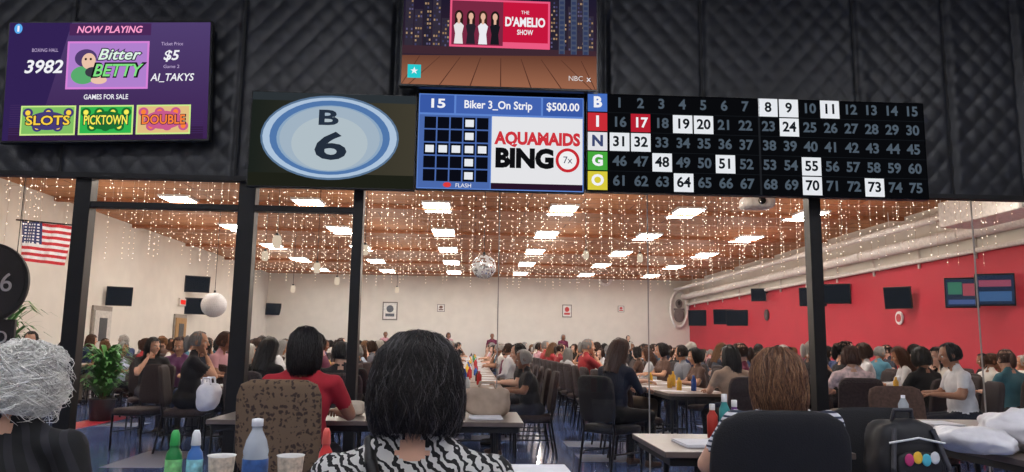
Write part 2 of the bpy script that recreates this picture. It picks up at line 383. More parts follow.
T.rect(419,98,453,116,em((56,88,165)),1); T.rect(455,98,540,116,em((66,98,175)),1); T.rect(542,98,582,116,em((56,88,165)),1)
T.text('15',436,107,9,W_,3,14,0,.04); T.text('Biker 3_On Strip',497,107,8,W_,3,68,0,.03); T.text('$500.00',562,107,8,W_,3,33,0,.03)
T.rect(419,118,490,190,em((74,104,170)),1)
for r in range(5):
    for c in range(5):
        x=424+c*13; y=120+r*13
        on=(r==2 or c==3)
        T.rect(x,y,x+11.6,y+11.6,em((10,12,22)),2)
        if on: T.rect(x+1.6,y+2.2,x+10,y+9.4,em((230,233,238)),2.4)
T.rect(491,118,582,184,em((228,228,231)),1); T.rect(491,184,582,190,em((40,20,40)),1)
T.text('AQUAMAIDS',537,140,12,em((205,50,60)),3,86,0,.07); T.text('BING',524,160,18,em((15,15,18)),3,58,0,.08)
T.oval(567,160,12,12,em((200,40,50)),3); T.oval(567,160,9,9,em((240,240,240)),3.5); T.text('7x',567,160,7,em((60,60,90)),4.5,9)
T.text('FLASH',464,187.5,4,em((240,240,240)),3.3)
T.oval(448,187,4,2.5,em((220,60,60)),3)
T.done()
T=Panel('bingo_number_board',586,100,923,196,bez=.006,depth=.08)
T.rect(586,100,923,196,em((9,10,13)),0)
T.rect(755,100,757,196,em((30,32,36)),1)
cols5=((70,110,190),(200,45,55),(225,225,230),(70,165,60),(215,200,60))
called={8,9,11,19,20,24,31,32,48,51,55,64,70,73}
dim=em((76,88,100)); rows=[109+r*19.2 for r in range(5)]
for r in range(5):
    y=rows[r]
    T.rect(587,y-9,606,y+9,em(cols5[r]),1); T.text('BINGO'[r],596.5,y,10.5,W_ if r not in (2,) else em((60,70,110)),3,None,0,.06)
    for c in range(15):
        n=r*15+c+1; x=618+c*20.7+(2.5 if c>=7 else 0)
        if n in called or n==17:
            T.rect(x-9.6,y-9,x+9.6,y+9,em((180,30,48)) if n==17 else em((228,231,236)),1)
            T.text(str(n),x,y,9.8,W_ if n==17 else em((20,24,30)),3,None,0,.04)
        else: T.text(str(n),x,y,9.8,dim,3,None,0,.04)
    if r<4: T.rect(606,y+9.3,923,y+9.7,em((26,30,35)),.6)
T.done()

# ------------------------------------------------------------------ hall fittings
scr_dark=em((26,30,36)); 
def wall_tv(px,py,X,w_,h_,ryaw,tilt=.12,content=None):
    P=ray(px,py,X=X); side=-1 if X>0 else 1
    e=empty('mounted_television',(P.x+side*.34,P.y,P.z),ryaw); e.rotation_euler=(tilt,0,ryaw)
    b=MB(); b.box((0,0,0),(w_,.06,h_)); b.build('housing',[plastic],e,bevel=.006)
    b=MB(); b.box((0,-.032,0),(w_*.94,.004,h_*.9),0)
    if content:
        mats=[em(content[0])]
        for i,(cx,cz,ww,hh,c) in enumerate(content[1]): mats.append(em(c)); b.box((cx*w_,-.036-.001*i,cz*h_),(ww*w_,.003,hh*h_),i+1)
        b.build('screen',mats,e)
    else: b.build('screen',[scr_dark],e)
    b=MB(); b.cone((P.x+side*.01,P.y,P.z+.1),.025,(P.x+side*.32,P.y,P.z+.02),.025,0); br=b.build('bracket',[plastic]); br.parent=e
    bpy.context.view_layer.update(); br.matrix_parent_inverse=e.matrix_world.inverted()
for px,py,w_,h_ in ((106,296,.62,.5),(187,284,.8,.55),(187,306,.8,.55),(266,309,.7,.55)): wall_tv(px,py,XL,w_,h_,.55)
for px,py,w_,h_,ct in ((705,318,.8,.7,None),(732,317,.8,.6,None),(746,318,.8,.6,None),(768,295,.5,.45,None),(824,297,.75,.55,None),(848,294,.75,.55,None),(912,298,.62,.52,None),
        (978,293,.62,.62,((40,48,66),[(-.2,.15,.4,.4,(60,110,90)),(.2,.1,.35,.4,(150,70,80)),(0,-.3,.8,.15,(70,86,130))])),(1012,290,.66,.62,((35,45,65),[(0,.2,.8,.2,(140,70,90)),(0,-.2,.8,.3,(60,90,130))]))):
    wall_tv(px,py,XR,w_,h_,-.5 if px!=912 else -.9,content=ct)
def flag():
    e=empty('flag',(0,0,0)); Y=13.5
    A=ray(22,221,Y=Y); B_=ray(68,264,Y=Y); W=B_.x-A.x; H=A.z-B_.z
    nx,nz=26,26; b=MB(); v=[]; f=[]; mm=[]
    for j in range(nz+1):
        for i in range(nx+1):
            u=i/nx;t_=j/nz
            v.append((A.x+u*W*(1-.08*t_)+.08*t_*W*.3,Y+.05*math.sin(u*14+t_*2),A.z-t_*H*(.94)-u*.10*H+.0))
    for j in range(nz):
        for i in range(nx):
            f.append((j*(nx+1)+i,(j+1)*(nx+1)+i,(j+1)*(nx+1)+i+1,j*(nx+1)+i+1))
            st=int(j/nz*13); canton=(i<nx*.42 and st<7)
            mm.append(2 if canton and not (i%2==1 and j%2==1) else (1 if canton else (0 if st%2==0 else 1)))
    b.add(v,f,mm); b.build('cloth',[pm('flag_red',(190,40,50),.8),pm('flag_white',(225,225,228),.8),pm('flag_blue',(40,50,100),.8)],e)
    b=MB(); b.cone((A.x-.1,Y,A.z+.02),.015,(A.x+W+.1,Y,A.z-.08*H),.015); b.cone((A.x,Y,A.z),.004,(A.x,Y,HZ-.01),.004); b.cone((A.x+W,Y,A.z-.08*H),.004,(A.x+W,Y,HZ-.01),.004); b.build('pole',[plastic],e)
flag()
def disco(px,py,Y,R,mats):
    P=ray(px,py,Y=Y); b=MB(); n=22
    for j in range(n):
        a0=-math.pi/2+math.pi*j/n; a1=a0+math.pi/n*.93; m=max(4,int(2*n*math.cos((a0+a1)/2)))
        for i in range(m):
            t0=2*math.pi*i/m; t1=t0+2*math.pi/m*.93
            q=[(R*math.cos(a)*math.cos(t_),R*math.cos(a)*math.sin(t_),R*math.sin(a)) for a,t_ in ((a0,t0),(a0,t1),(a1,t1),(a1,t0))]
            b.add(q,[(0,1,2,3)],random.choice((0,1,1)),False)
    b.ell((0,0,0),(R*.985,)*3,2,6); b.cone((0,0,R),.03,(0,0,R+.05),.02,3); b.cone((0,0,R),.006,(0,0,HZ-P.z-.01),.006,3)
    b.build('disco_ball',mats,loc=P)
mir=pm('mirror_tile',(235,235,240),.22,.9,.05); mir2=pm('mirror_tile_painted_glint',(240,240,242),.5,.2,.05); grey=pm('mirror_core',(150,150,155),.5)  # second tile is pale and mostly matte: bright reflections put into its colour
disco(484,267,14,.225,[mir,mir2,grey,plastic]); disco(214,305,17,.27,[mir2,mir2,grey,plastic])
lan=em((225,205,180),.9,True,'lantern_shade')
for px,py,Y in ((277,242,12),(293,289,22),(317,268,15),(337,281,20),(265,256,16),(365,250,15),(397,290,26),(586,255,18),(640,258,18)):
    P=ray(px,py,Y=Y); b=MB(); b.lathe([(0,.10),(.045,.10),(.062,.08),(.07,0),(.062,-.08),(.045,-.10),(0,-.10)],(0,0,0),0,14); b.cone((0,0,.10),.03,(0,0,.14),.03,1); b.cone((0,0,.12),.006,(0,0,HZ-P.z-.01),.006,1)
    b.build('pendant_lantern',[lan,plastic],loc=P)
white=pm('painted_metal_white',(224,216,210),.5)
def ducts(b):
    b.cone((XR-.3,10,3.66),.13,(XR-.3,35.9,3.66),.13,0,16); b.cone((XR-.14,10,3.3),.05,(XR-.14,35.9,3.3),.05,0,12)
    b.cone((XR-.7,10,4.0),.08,(XR-.7,35.9,4.0),.08,0,12)
    for y in range(11,36,2):
        b.cone((XR-.3,y,3.66),.145,(XR-.3,y+.08,3.66),.145,0,16); b.box((XR-.03,y,3.4),(.04,.05,.5)); b.cone((XR-.7,y,4.05),.01,(XR-.7,y,HZ-.005),.01)
simple('ventilation_duct',ducts,[white])
simple('soffit_box',lambda b:(b.box((XR-.61,13.2,3.9),(1.2,2.2,.5)),b.box((XR-.65,12.1,3.85),(1.0,.06,.35),1)),[white,pm('vent_grille',(150,146,142),.5)],bevel=.02)
P=ray(757,203,Y=9.6)
def proj(b):
    b.ell((0,0,0),(.2,.17,.075),0,5,7); b.cone((0,-.16,0),.05,(0,-.2,0),.045,1,16); b.cone((0,0,.07),.02,(0,0,HZ-P.z-.1),.02,0)
simple('ceiling_projector',proj,[white,plastic],loc=P)
def round_sign(px,py,axis,r,c1,c2):
    P=ray(px,py,X=XR-.02) if axis=='x' else ray(px,py,Y=YB-.03)
    b=MB()
    if axis=='x': b.cone((0,0,0),r,(-.03,0,0),r,0,24); b.cone((-.03,0,0),r*.6,(-.045,0,0),r*.6,1,24)
    else: b.cone((0,0,0),r,(0,-.03,0),r,0,24); b.cone((0,-.03,0),r*.6,(0,-.045,0),r*.6,1,24)
    b.build('round_sign',[pm('sign_a%d'%c1[0],c1,.5),pm('sign_b%d'%c2[0],c2,.5)],loc=P)
round_sign(900,318,'x',.16,(230,225,225),(190,50,60)); round_sign(767,315,'x',.2,(40,30,32),(80,60,60)); round_sign(960,303,'x',.1,(235,232,230),(200,60,60)); round_sign(605,279,'y',.35,(235,235,235),(180,170,165))
P=ray(679,309,Y=YB-.09)
def emblem(b):
    for k in range(28):
        a=2*math.pi*k/28; a2=2*math.pi*(k+1)/28; b.cone((.4*math.cos(a),0,.85*math.sin(a)),.07,(.4*math.cos(a2),0,.85*math.sin(a2)),.07,0,8)
    b.ell((0,0,.25),(.17,.04,.22),1); b.ell((0,0,-.3),(.26,.04,.34),1); b.ell((0,-.02,.28),(.08,.04,.12),2); b.box((0,0,-.02),(.5,.04,.1),1)
simple('oval_emblem',emblem,[pm('emblem_white',(235,230,225),.5),pm('emblem_grey',(120,112,110),.6),pm('emblem_dark',(50,45,45),.6)],loc=P)
for px,py,w_,h_,c in ((390,311,.7,.85,(95,100,110)),(567,311,.45,.6,(200,70,70)),(441,308,.35,.35,(120,90,80)),(621,309,.3,.3,(200,90,90))):
    P=ray(px,py,Y=YB-.03); b=MB(); b.box((0,0,0),(w_,.03,h_),0); b.box((0,-.017,0),(w_*.85,.006,h_*.87),1)
    b.ell((0,-.02,h_*.12),(w_*.24,.012,h_*.2),2,4); b.box((0,-.022,-h_*.22),(w_*.6,.006,h_*.16),2)
    b.build('framed_poster',[pm('poster_frame',(120,115,112),.5),pm('poster_paper',(228,226,222),.6),pm('poster_ink%d'%c[0],c,.6)],loc=P)
for i,(y,c) in enumerate(((25.5,(170,130,80)),(20.2,(200,196,190)),(31.5,(190,186,180)))):
    def dr(b):
        b.box((XL+.03,y,1.05),(.05,1.0,2.1),0); b.box((XL+.07,y,1.0),(.03,.88,1.96),1); b.cone((XL+.08,y-.36,1.0),.02,(XL+.14,y-.36,1.0),.03,2)
        b.box((XL+.09,y,1.5),(.01,.4,.6),2)
    simple('door_%d'%(i+1),dr,[pm('door_frame',(150,142,134),.5),pm('door_leaf%d'%i,c,.5),pm('door_dark',(60,62,66),.4)])
simple('exit_sign',lambda b:(b.box((XL+.05,25.5,2.5),(.06,.5,.25),0),b.box((XL+.085,25.5,2.5),(.01,.4,.14),1)),[white,em((230,50,40),1.2)])
# round black hanging sign at far left, just inside the glass
P=ray(-14,283,Y=9.0)
def rsign(b):
    b.cone((0,0,0),.47,(0,.04,0),.47,0,48); b.cone((0,-.008,0),.43,(0,.0,0),.43,2,48)
    b.box((0,.02,-.72),(.74,.04,.62),0); b.box((0,-.004,-.72),(.68,.01,.56),2)
    for s_ in (-.3,.3): b.cone((s_,.02,.34),.005,(s_,.02,HZ-P.z-.01),.005,1)
o=simple('hanging_round_sign',rsign,[pm('sign_black',(20,20,24),.4),plastic,pm('sign_black_face',(30,30,36),.5)],loc=P)
def ltxt(t,x,z,s_):
    cu=bpy.data.curves.new('lettering','FONT'); cu.body=t; cu.size=s_; cu.align_x='CENTER'; cu.align_y='CENTER'; cu.extrude=.004; cu.materials.append(pm('num_white',(210,210,210),.6))
    q=bpy.data.objects.new('lettering',cu); COL.objects.link(q); q.parent=o; q.location=(x,-.02,z); q.rotation_euler=(math.pi/2,0,0)
ltxt('66',.16,.0,.3); ltxt('BINGO',.0,-.62,.2); ltxt('HALL',.1,-.82,.18)

pot=pm('plant_pot',(50,46,44),.5); leafm=pm('leaf_green',(66,130,56),.5,var=.35,scale=6); leafb=pm('leaf_bright',(90,165,50),.5,var=.3,scale=6)
def plant(name,x,y,h,spread,m,n=150,z=0,w_=.035):
    b=MB(); b.lathe([(0,0),(.15,0),(.2,.32),(.21,.34),(.18,.34),(.17,.3),(0,.3)],(0,0,0),0,18)
    for k in range(6): 
        a=k*1.05; b.cone((.03*math.cos(a),.03*math.sin(a),.3),.012,(.18*math.cos(a)*spread*2,.18*math.sin(a)*spread*2,h*.75),.006,2)
    for i in range(n):
        a=random.uniform(0,6.28); z0=random.uniform(.35,h*.8); r_=random.uniform(.02,.15)*spread*2; L=random.uniform(.5,1)*spread
        pts=[]
        for k in range(5):
            t_=k/4; rad=r_+L*t_; zz=z0+L*.55*math.sin(t_*2.4); ww=w_*math.sin(math.pi*min(.97,t_*.85+.12))
            cx,sx=math.cos(a),math.sin(a)
            pts+= [(rad*cx-ww*sx,rad*sx+ww*cx,zz),(rad*cx+ww*sx,rad*sx-ww*cx,zz)]
        b.add(pts,[(2*k,2*k+1,2*k+3,2*k+2) for k in range(4)],1)
    b.build(name,[pot,m,pm('plant_stem',(90,80,50),.7)],loc=(x,y,z))
plant('potted_plant',-5.75,12.4,1.25,.40,leafm,260); plant('potted_palm',-8.1,13.6,2.0,.7,leafm,140,w_=.03); plant('potted_shrub',-3.62,10.6,.98,.27,leafb,300,w_=.04)

# ------------------------------------------------------------------ chairs
cham=pm('chair_frame_dark',(30,26,25),.35,.5); seatm=pm('chair_fabric_brown',(88,66,56),.85,var=.3,scale=40); blackf=pm('chair_fabric_black',(24,24,28),.8,bump=.3,bscale=200)
seatd=pm('chair_fabric_darkbrown',(58,46,46),.85,var=.3,scale=40)
def chair_mesh(b,bw=.23,bh=.26,k=6,zc=.76,n=6):
    b.ell((0,.0,.435),(.235,.235,.04),1,k,5)
    R_=rx(.14); 
    b.ell((0,-.255,zc),(bw,.032,bh),1,k+2,n,R_,bend=.35)
    for s_ in (-1,1):
        b.tube([(s_*.21,.2,.0),(s_*.205,.2,.41)],.013,0); b.tube([(s_*.21,-.27,0),(s_*.205,-.2,.42),(s_*.2,-.25,zc),(s_*.185,-.275,zc+bh*.6)],.013,0)
        b.tube([(s_*.205,.2,.40),(s_*.205,-.2,.40)],.012,0)
        b.tube([(s_*.21,.2,.2),(s_*.209,-.24,.2)],.008,0)
    b.tube([(-.205,.2,.4),(.205,.2,.4)],.012,0); b.tube([(-.205,-.2,.4),(.205,-.2,.4)],.012,0)
b=MB(); chair_mesh(b,zc=.73,bh=.235); chair_proto=b.build('banquet_chair',[cham,seatd],link=False)
def chair(x,y,rz,m=None):
    o=bpy.data.objects.new('banquet_chair',chair_proto.data); COL.objects.link(o); o.location=(x,y,0); o.rotation_euler=(0,0,rz)
    if m: o.material_slots[1].link='OBJECT'; o.material_slots[1].material=m
    return o
# ------------------------------------------------------------------ tables
tabm=pm('table_laminate',(138,122,112),.35,var=.1); tedge=pm('table_edge_black',(24,23,24),.5); paper=pm('bingo_paper',(230,230,235),.7,var=.05)
def table_mesh(b,lx,ly):
    b.box((0,0,.735),(lx,ly,.03),0); b.box((0,0,.70),(lx-.06,ly-.06,.045),1)
    for sx in (-1,1):
        for sy in (-1,1):
            x=sx*(lx/2-(.18 if lx>ly else .08)); y=sy*(ly/2-(.08 if lx>ly else .18))
            b.cone((x,y,0),.016,(x,y,.69),.016,1)
        if lx>ly: b.cone((sx*(lx/2-.18),-ly/2+.08,.2),.012,(sx*(lx/2-.18),ly/2-.08,.2),.012,1)
    if ly>=lx:
        for sy in (-1,1): b.cone((-lx/2+.08,sy*(ly/2-.18),.2),.012,(lx/2-.08,sy*(ly/2-.18),.2),.012,1)
def table(cx,cy,lx,ly,name='folding_table',top=None):
    b=MB(); table_mesh(b,lx,ly); return b.build(name,[top or tabm,tedge],loc=(cx,cy,0),bevel=.004)
b=MB(); table_mesh(b,.74,1.84); tab_proto=b.build('folding_table',[tabm,tedge],link=False)

# ------------------------------------------------------------------ people
def remesh(prims,voxel,smooth=2):
    b=MB()
    for q in prims:
        if q[0]=='c': b.caps(q[1],q[2],q[3],q[4],0,12,4)
        else: b.ell(q[1],q[2],0,7,2,q[4] if len(q)>4 else None)
    o=b.build('tmp',[]); m=o.modifiers.new('r','REMESH'); m.mode='VOXEL'; m.voxel_size=voxel
    s_=o.modifiers.new('s','SMOOTH'); s_.factor=.5; s_.iterations=smooth
    dg=bpy.context.evaluated_depsgraph_get(); me=bpy.data.meshes.new_from_object(o.evaluated_get(dg))
    n=len(me.vertices); v=np.zeros(n*3); me.vertices.foreach_get('co',v); v=v.reshape(-1,3); f=[tuple(p.vertices) for p in me.polygons]
    bpy.data.objects.remove(o); bpy.data.meshes.remove(me)
    cen=np.array([v[list(q)].mean(0) for q in f]); best=np.full(len(f),1e9); mat=np.zeros(len(f),int)
    for q in prims:
        if q[0]=='c':
            a=np.array(q[1]);c=np.array(q[3]);d=c-a;t_=np.clip(((cen-a)@d)/max(1e-9,d@d),0,1); D=np.linalg.norm(cen-a-t_[:,None]*d,axis=1)-(q[2]+(q[4]-q[2])*t_); mi=q[5]
        else:
            p=cen-np.array(q[1]); 
            if len(q)>4 and q[4] is not None: p=p@np.array(q[4])
            r_=np.array(q[2]); k0=np.linalg.norm(p/r_,axis=1); k1=np.linalg.norm(p/(r_*r_),axis=1); D=k0*(k0-1)/np.maximum(k1,1e-9); mi=q[3]
        u_=D<best; best[u_]=D[u_]; mat[u_]=mi
    return v,f,[int(i) for i in mat]
PROF={'bob':([0,.18,.36,.54,.68,.8,.92,1],[0,.5,.87,1.0,1.03,1.0,.88,.7],[1,.87,.5,0,-.35,-.65,-.92,-1.05]),
      'short':([0,.22,.45,.65,.8,1],[0,.52,.88,1.0,.95,.78],[1,.87,.48,0,-.4,-.72]),
      'long':([0,.14,.28,.4,.55,.7,.85,1],[0,.5,.87,1.0,1.04,1.02,1.0,.9],[1,.87,.5,0,-.6,-1.2,-1.8,-2.4]),
      'mid':([0,.16,.32,.47,.62,.78,.9,1],[0,.5,.87,1.0,1.02,.97,.88,.75],[1,.87,.5,0,-.5,-1.0,-1.35,-1.6]),
      'pony':([0,.25,.5,.75,1],[0,.55,.9,.98,.8],[1,.85,.42,-.1,-.6])}
def hair(b,hc,R,rad,style,n,mats,w_=.0016,curl=.05,aface=58,tf=.27,jit=.05,seed=1,base=4,lenr=(.25,.5)):
    g=np.random.default_rng(seed); tt,rr_,zz=PROF[style]; rad=np.array(rad); R=np.array(R); hc=np.array(hc)
    def P(a,t_,k=1.0):
        r_=np.interp(t_,tt,rr_); z=np.interp(t_,tt,zz)
        loc=np.stack([rad[0]*r_*np.sin(a)*k,rad[1]*r_*np.cos(a)*k,rad[2]*(z*k+0*a)],-1)
        return loc@R.T+hc
    na,ntt=36,16; v=[];f=[]
    for j in range(ntt+1):
        for i in range(na):
            a=-math.pi+2*math.pi*i/na; t_=j/ntt; k=.955+.02*noise.noise(Vector((3*math.sin(a),3*math.cos(a),t_*6+seed)))
            v.append(P(np.array(a),np.array(t_),k))
    for j in range(ntt):
        for i in range(na):
            a=math.degrees(-math.pi+2*math.pi*(i+.5)/na)
            if abs(a)<aface and (j+.5)/ntt>tf: continue
            f.append((j*na+i,(j+1)*na+i,(j+1)*na+(i+1)%na,j*na+(i+1)%na))
    b.add(v,f,base)
    K=9; ss=np.linspace(0,1,K)
    for i in range(n):
        a0=g.uniform(-math.pi,math.pi); t0=g.uniform(0,1)**.8*.72; t1=min(1.0,t0+g.uniform(*lenr))
        if abs(math.degrees(a0))<aface:
            if t0>tf: continue
            t1=min(t1,tf+.05)
        ph=g.uniform(0,6.28); ph2=g.uniform(0,6.28); fr=g.uniform(.6,1.4)
        t_=t0+(t1-t0)*ss
        a=a0+curl*np.sin(ss*5*fr+ph)+g.normal(0,.04)*ss
        k=1.0+g.uniform(-.03,jit)*(.3+.7*ss)+curl*.25*np.sin(ss*7*fr+ph2)
        pts=np.array([P(a[q],t_[q],k[q]) for q in range(K)])
        d=np.gradient(pts,axis=0); out=pts-hc; s1=np.cross(d,out); s1/=np.linalg.norm(s1,axis=1)[:,None]+1e-9; s2=np.cross(s1,d); s2/=np.linalg.norm(s2,axis=1)[:,None]+1e-9
        ww=(w_*g.uniform(.7,1.4)*(1-.75*ss**3))[:,None]
        A=pts+s1*ww; B=pts-s1*ww*.8; Cc=pts+s2*ww
        V=np.concatenate([A,B,Cc]); f=[]
        for q in range(K-1):
            f+= [(q,q+1,K+q+1,K+q),(K+q,K+q+1,2*K+q+1,2*K+q),(2*K+q,2*K+q+1,q+1,q)]
        b.add(V,f,int(g.choice(mats)))
def hand(b,W,d,nrm,side,mat=0,sc=1.0,curl=.5):
    W=np.array(W,float);d=np.array(d,float);d/=np.linalg.norm(d);nrm=np.array(nrm,float);nrm-=nrm@d*d;nrm/=np.linalg.norm(nrm)
    s=np.cross(d,nrm)*side
    b.ell(W+d*.045*sc,(.038*sc,.048*sc,.014*sc),mat,4,2.5,np.stack([s,d,nrm],1))
    for i,(o,L) in enumerate(((-.028,.07),(-.010,.08),(.009,.074),(.027,.058))):
        k=W+d*.082*sc+s*o*sc; b.caps(W+d*.02+s*o*.5*sc,.010*sc,k,.0095*sc,mat,6,2)
        a=0.;p=k
        for j,fr in enumerate((.45,.3,.25)):
            a+=curl*(.6+.15*j); dd=d*math.cos(a)+nrm*math.sin(a); q=p+dd*L*fr*sc; b.caps(p,(.0088-.0008*j)*sc,q,(.008-.0008*j)*sc,mat,6,2); p=q
    p=W+d*.025*sc-s*.028*sc; td=(d*.65-s*.75+nrm*.25); td/=np.linalg.norm(td)
    q=p+td*.035*sc; b.caps(p,.012*sc,q,.010*sc,mat,6,2); td2=d*.85-s*.3+nrm*.35; td2/=np.linalg.norm(td2); b.caps(q,.0095*sc,q+td2*.03*sc,.008*sc,mat,6,2)
def person_mesh(name,pose='sit',arms='table',lean=.08,hyaw=0,htilt=0.1,female=True,style='bob',hair_r=(.098,.112,.118),nh=160,hmats=(4,),vox=.019,hw=.004,mats=None,sleeve='short',curl=.05,seed=1,fat=1.0,jit=.05,lenr=(.25,.5),hoff=(0,-.012,.012),aface=58,extra=None):
    dz=.40 if pose=='stand' else 0
    O=np.array((0,0,.56+dz)); Rl=rx(-lean)
    def T_(p): return (np.array(p,float)+np.array((0,0,dz))-O)@Rl.T+O
    w=fat; P=[]
    P.append(('e',(0,-.01,.555+dz),(.178*w,.135*w,.115),2))
    P.append(('e',T_((0,.01,.70)),(.148*w,.118*w,.17),1,Rl)); P.append(('e',T_((0,-.0,.86)),(.162*w,.112*w,.17),1,Rl))
    P.append(('c',T_((-.125*w,-.01,.975)),.062,T_((.125*w,-.01,.975)),.062,1))
    for s in (-1,1):
        P.append(('c',T_((s*.1,-.01,1.0)),.045,T_((s*.02,-.01,1.06)),.042,1))
        if female: P.append(('e',T_((s*.072,.085,.865)),(.066,.055,.066),1))
    P.append(('c',T_((0,-.01,1.03)),.052,T_((0,.012,1.13)),.048,0))
    hands=[]
    for s in (-1,1):
        sh=T_((s*.175*w,-.005,.975)); mode=arms
        if arms=='chin': mode='chin' if s==1 else 'table'
        if mode=='table': el=np.array((s*.255*w,.12,.79)); wr=np.array((s*.15,.34,.795)); nr=(0,0,-1)
        elif mode=='lap': el=np.array((s*.25*w,.03,.73)); wr=np.array((s*.10,.24,.655)); nr=(0,0,-1)
        elif mode=='chin': el=np.array((s*.2,.27,.80)); wr=T_((s*.07,.12,1.04)); nr=(0,-1,0)
        elif mode=='side': el=np.array((s*.245*w,-.03,1.08)); wr=np.array((s*.26*w,.05,.84)); nr=(-s,0,0)
        mid=sh+(el-sh)*.6
        P.append(('c',sh,.055*w,mid,.047*w,1)); P.append(('c',mid,.045*w if sleeve=='short' else .048*w,el,.038*w,0 if sleeve=='short' else 1))
        m2=el+(wr-el)*.8
        P.append(('c',el,.038,m2,.03,0 if sleeve=='short' else 1)); P.append(('c',m2,.028,wr,.024,0))
        hd=(wr-el)/np.linalg.norm(wr-el)
        if mode=='table': hd=np.array((-s*.35,1,-.06))
        hands.append((wr,hd,nr,s))
        if pose=='sit':
            hp=np.array((s*.09,.03,.545)); kn=np.array((s*.12,.44,.53)); an=np.array((s*.12,.42,.10))
        else:
            hp=np.array((s*.09,0,.93)); kn=np.array((s*.10,.02,.5)); an=np.array((s*.10,-.01,.1))
        P.append(('c',hp,.088*w,kn,.060,2)); P.append(('c',kn,.058,an,.040,2))
        P.append(('c',an,.036,an+np.array((0,-.02,-.05)),.036,3)); P.append(('c',an+np.array((0,-.02,-.055)),.038,an+np.array((s*.02,.14,-.066)),.033,3))
    b=MB(); v,f,m=remesh(P,vox); b.add(v,f,m)
    for q in hands: hand(b,q[0],q[1],q[2],q[3],0,1.0,.45)
    hc=T_((0,.022,1.185)); Rh=rzm(hyaw)@rx(-htilt)
    def H(p): return np.array(p,float)@Rh.T+hc
    hp=[('e',H((0,-.012,.022)),(.077,.094,.090),0,Rh),('e',H((0,.024,-.035)),(.059,.066,.078),0,Rh),('e',H((0,.062,-.094)),(.026,.022,.018),0,Rh),
        ('c',H((0,.086,.012)),.008,H((0,.106,-.024)),.0125,0),('e',H((0,.074,.024)),(.048,.016,.011),0,Rh),('c',H((0,-.01,-.03)),.05,H((0,-.018,-.10)),.048,0)]
    for s in (-1,1): hp+= [('e',H((s*.078,-.008,-.012)),(.011,.02,.03),0,Rh),('e',H((s*.038,.058,-.03)),(.024,.024,.022),0,Rh)]
    v,f,m=remesh(hp,.0085 if vox>.015 else .006); b.add(v,f,0)
    for s in (-1,1):
        b.ell(H((s*.031,.075,.0)),(.013,.009,.0075),5,3,2,Rh); b.ell(H((s*.031,.083,.0)),(.0055,.0035,.0055),6,2,2,Rh); b.ell(H((s*.031,.086,.022)),(.017,.004,.003),4,2,2,Rh)
    b.ell(H((0,.089,-.057)),(.022,.006,.0055),7,3,2,Rh)
    if style: hair(b,H(hoff),Rh,hair_r,style,nh,hmats,hw,curl,seed=seed,jit=jit,lenr=lenr,aface=aface)
    if style=='pony': b.ell(H((0,-.13,-.03)),(.03,.04,.09),4,4)
    if extra: extra(b,T_,H)
    o=b.build(name,mats or CM,link=False); return o.data
eyeW=pm('eye_white',(225,222,218),.3); eyeD=pm('eye_iris',(40,28,22),.2); lipm=pm('lips',(165,85,80),.5)
CM=[rampmat('crowd_skin',[(224,180,155),(205,155,125),(150,105,80),(232,190,168),(180,130,100)],3.71,.55),
    rampmat('crowd_top',[(30,30,36),(45,60,100),(205,205,208),(120,122,130),(165,50,55),(26,26,30),(80,130,150),(95,70,60),(200,150,160),(60,66,80),(175,190,210),(110,40,70),(225,222,215)],1.0,.8),
    rampmat('crowd_trousers',[(35,38,50),(28,28,30),(60,72,105),(110,100,88)],5.3,.8),
    rampmat('crowd_shoes',[(30,28,28),(200,200,200),(70,50,40)],2.3,.5),
    rampmat('crowd_hair',[(28,22,20),(58,38,26),(22,20,20),(120,85,55),(150,148,145),(80,52,36),(200,196,190),(38,28,24)],7.13,.5),eyeW,eyeD,lipm]
protos=[person_mesh('seated_person',female=True,style='bob',seed=1,htilt=.3,hyaw=-.2),
        person_mesh('seated_person',female=False,style='short',hair_r=(.088,.105,.108),seed=2,htilt=.25,fat=1.12,lean=.16),
        person_mesh('seated_person',female=True,style='long',hair_r=(.095,.11,.115),seed=3,hyaw=.5,arms='chin',lean=.18),
        person_mesh('seated_person',female=True,style='long',seed=4,lean=.15,htilt=.4,sleeve='long'),
        person_mesh('seated_person',female=False,style='short',hair_r=(.09,.107,.11),seed=5,hyaw=-.6,arms='lap',lean=0,sleeve='long',fat=1.2),
        person_mesh('seated_person',female=True,style='pony',hair_r=(.086,.104,.105),seed=6,hyaw=-.3,arms='chin',lean=.12)]
stand=[person_mesh('standing_person',pose='stand',arms='side',lean=.0,female=False,style='short',hair_r=(.088,.105,.108),seed=8),
       person_mesh('standing_person',pose='stand',arms='side',lean=.02,female=True,style='bob',seed=9,sleeve='long')]
def place(me,x,y,rz,sc=1.0,top=None,hairm=None,name='seated_person',skin=None):
    o=bpy.data.objects.new(name,me); COL.objects.link(o); o.location=(x,y,0); o.rotation_euler=(0,0,rz); o.scale=(sc,sc,sc)
    for i,m in ((1,top),(4,hairm),(0,skin)):
        if m: o.material_slots[i].link='OBJECT'; o.material_slots[i].material=m
    return o
papers=MB(); drinks=MB()
def table_stuff(cx,cy,z=.751):
    for s in (-1,1):
        for q in (-.45,.45):
            for k in range(random.randint(1,3)):
                papers.box((cx+s*.2+random.uniform(-.06,.06),cy+q+random.uniform(-.12,.12),z+.002+.002*k),(.2,.28,.002),0,rzm(random.uniform(-.4,.4)))
            if random.random()<.6:
                x=cx+s*random.uniform(.03,.1); y=cy+q+random.uniform(-.2,.2); c=random.randint(0,5); h=random.uniform(.12,.2)
                drinks.lathe([(0,0),(.03,0),(.032,.01),(.032,h*.7),(.014,h*.85),(.014,h),(0,h)],(x,y,z),c,10)
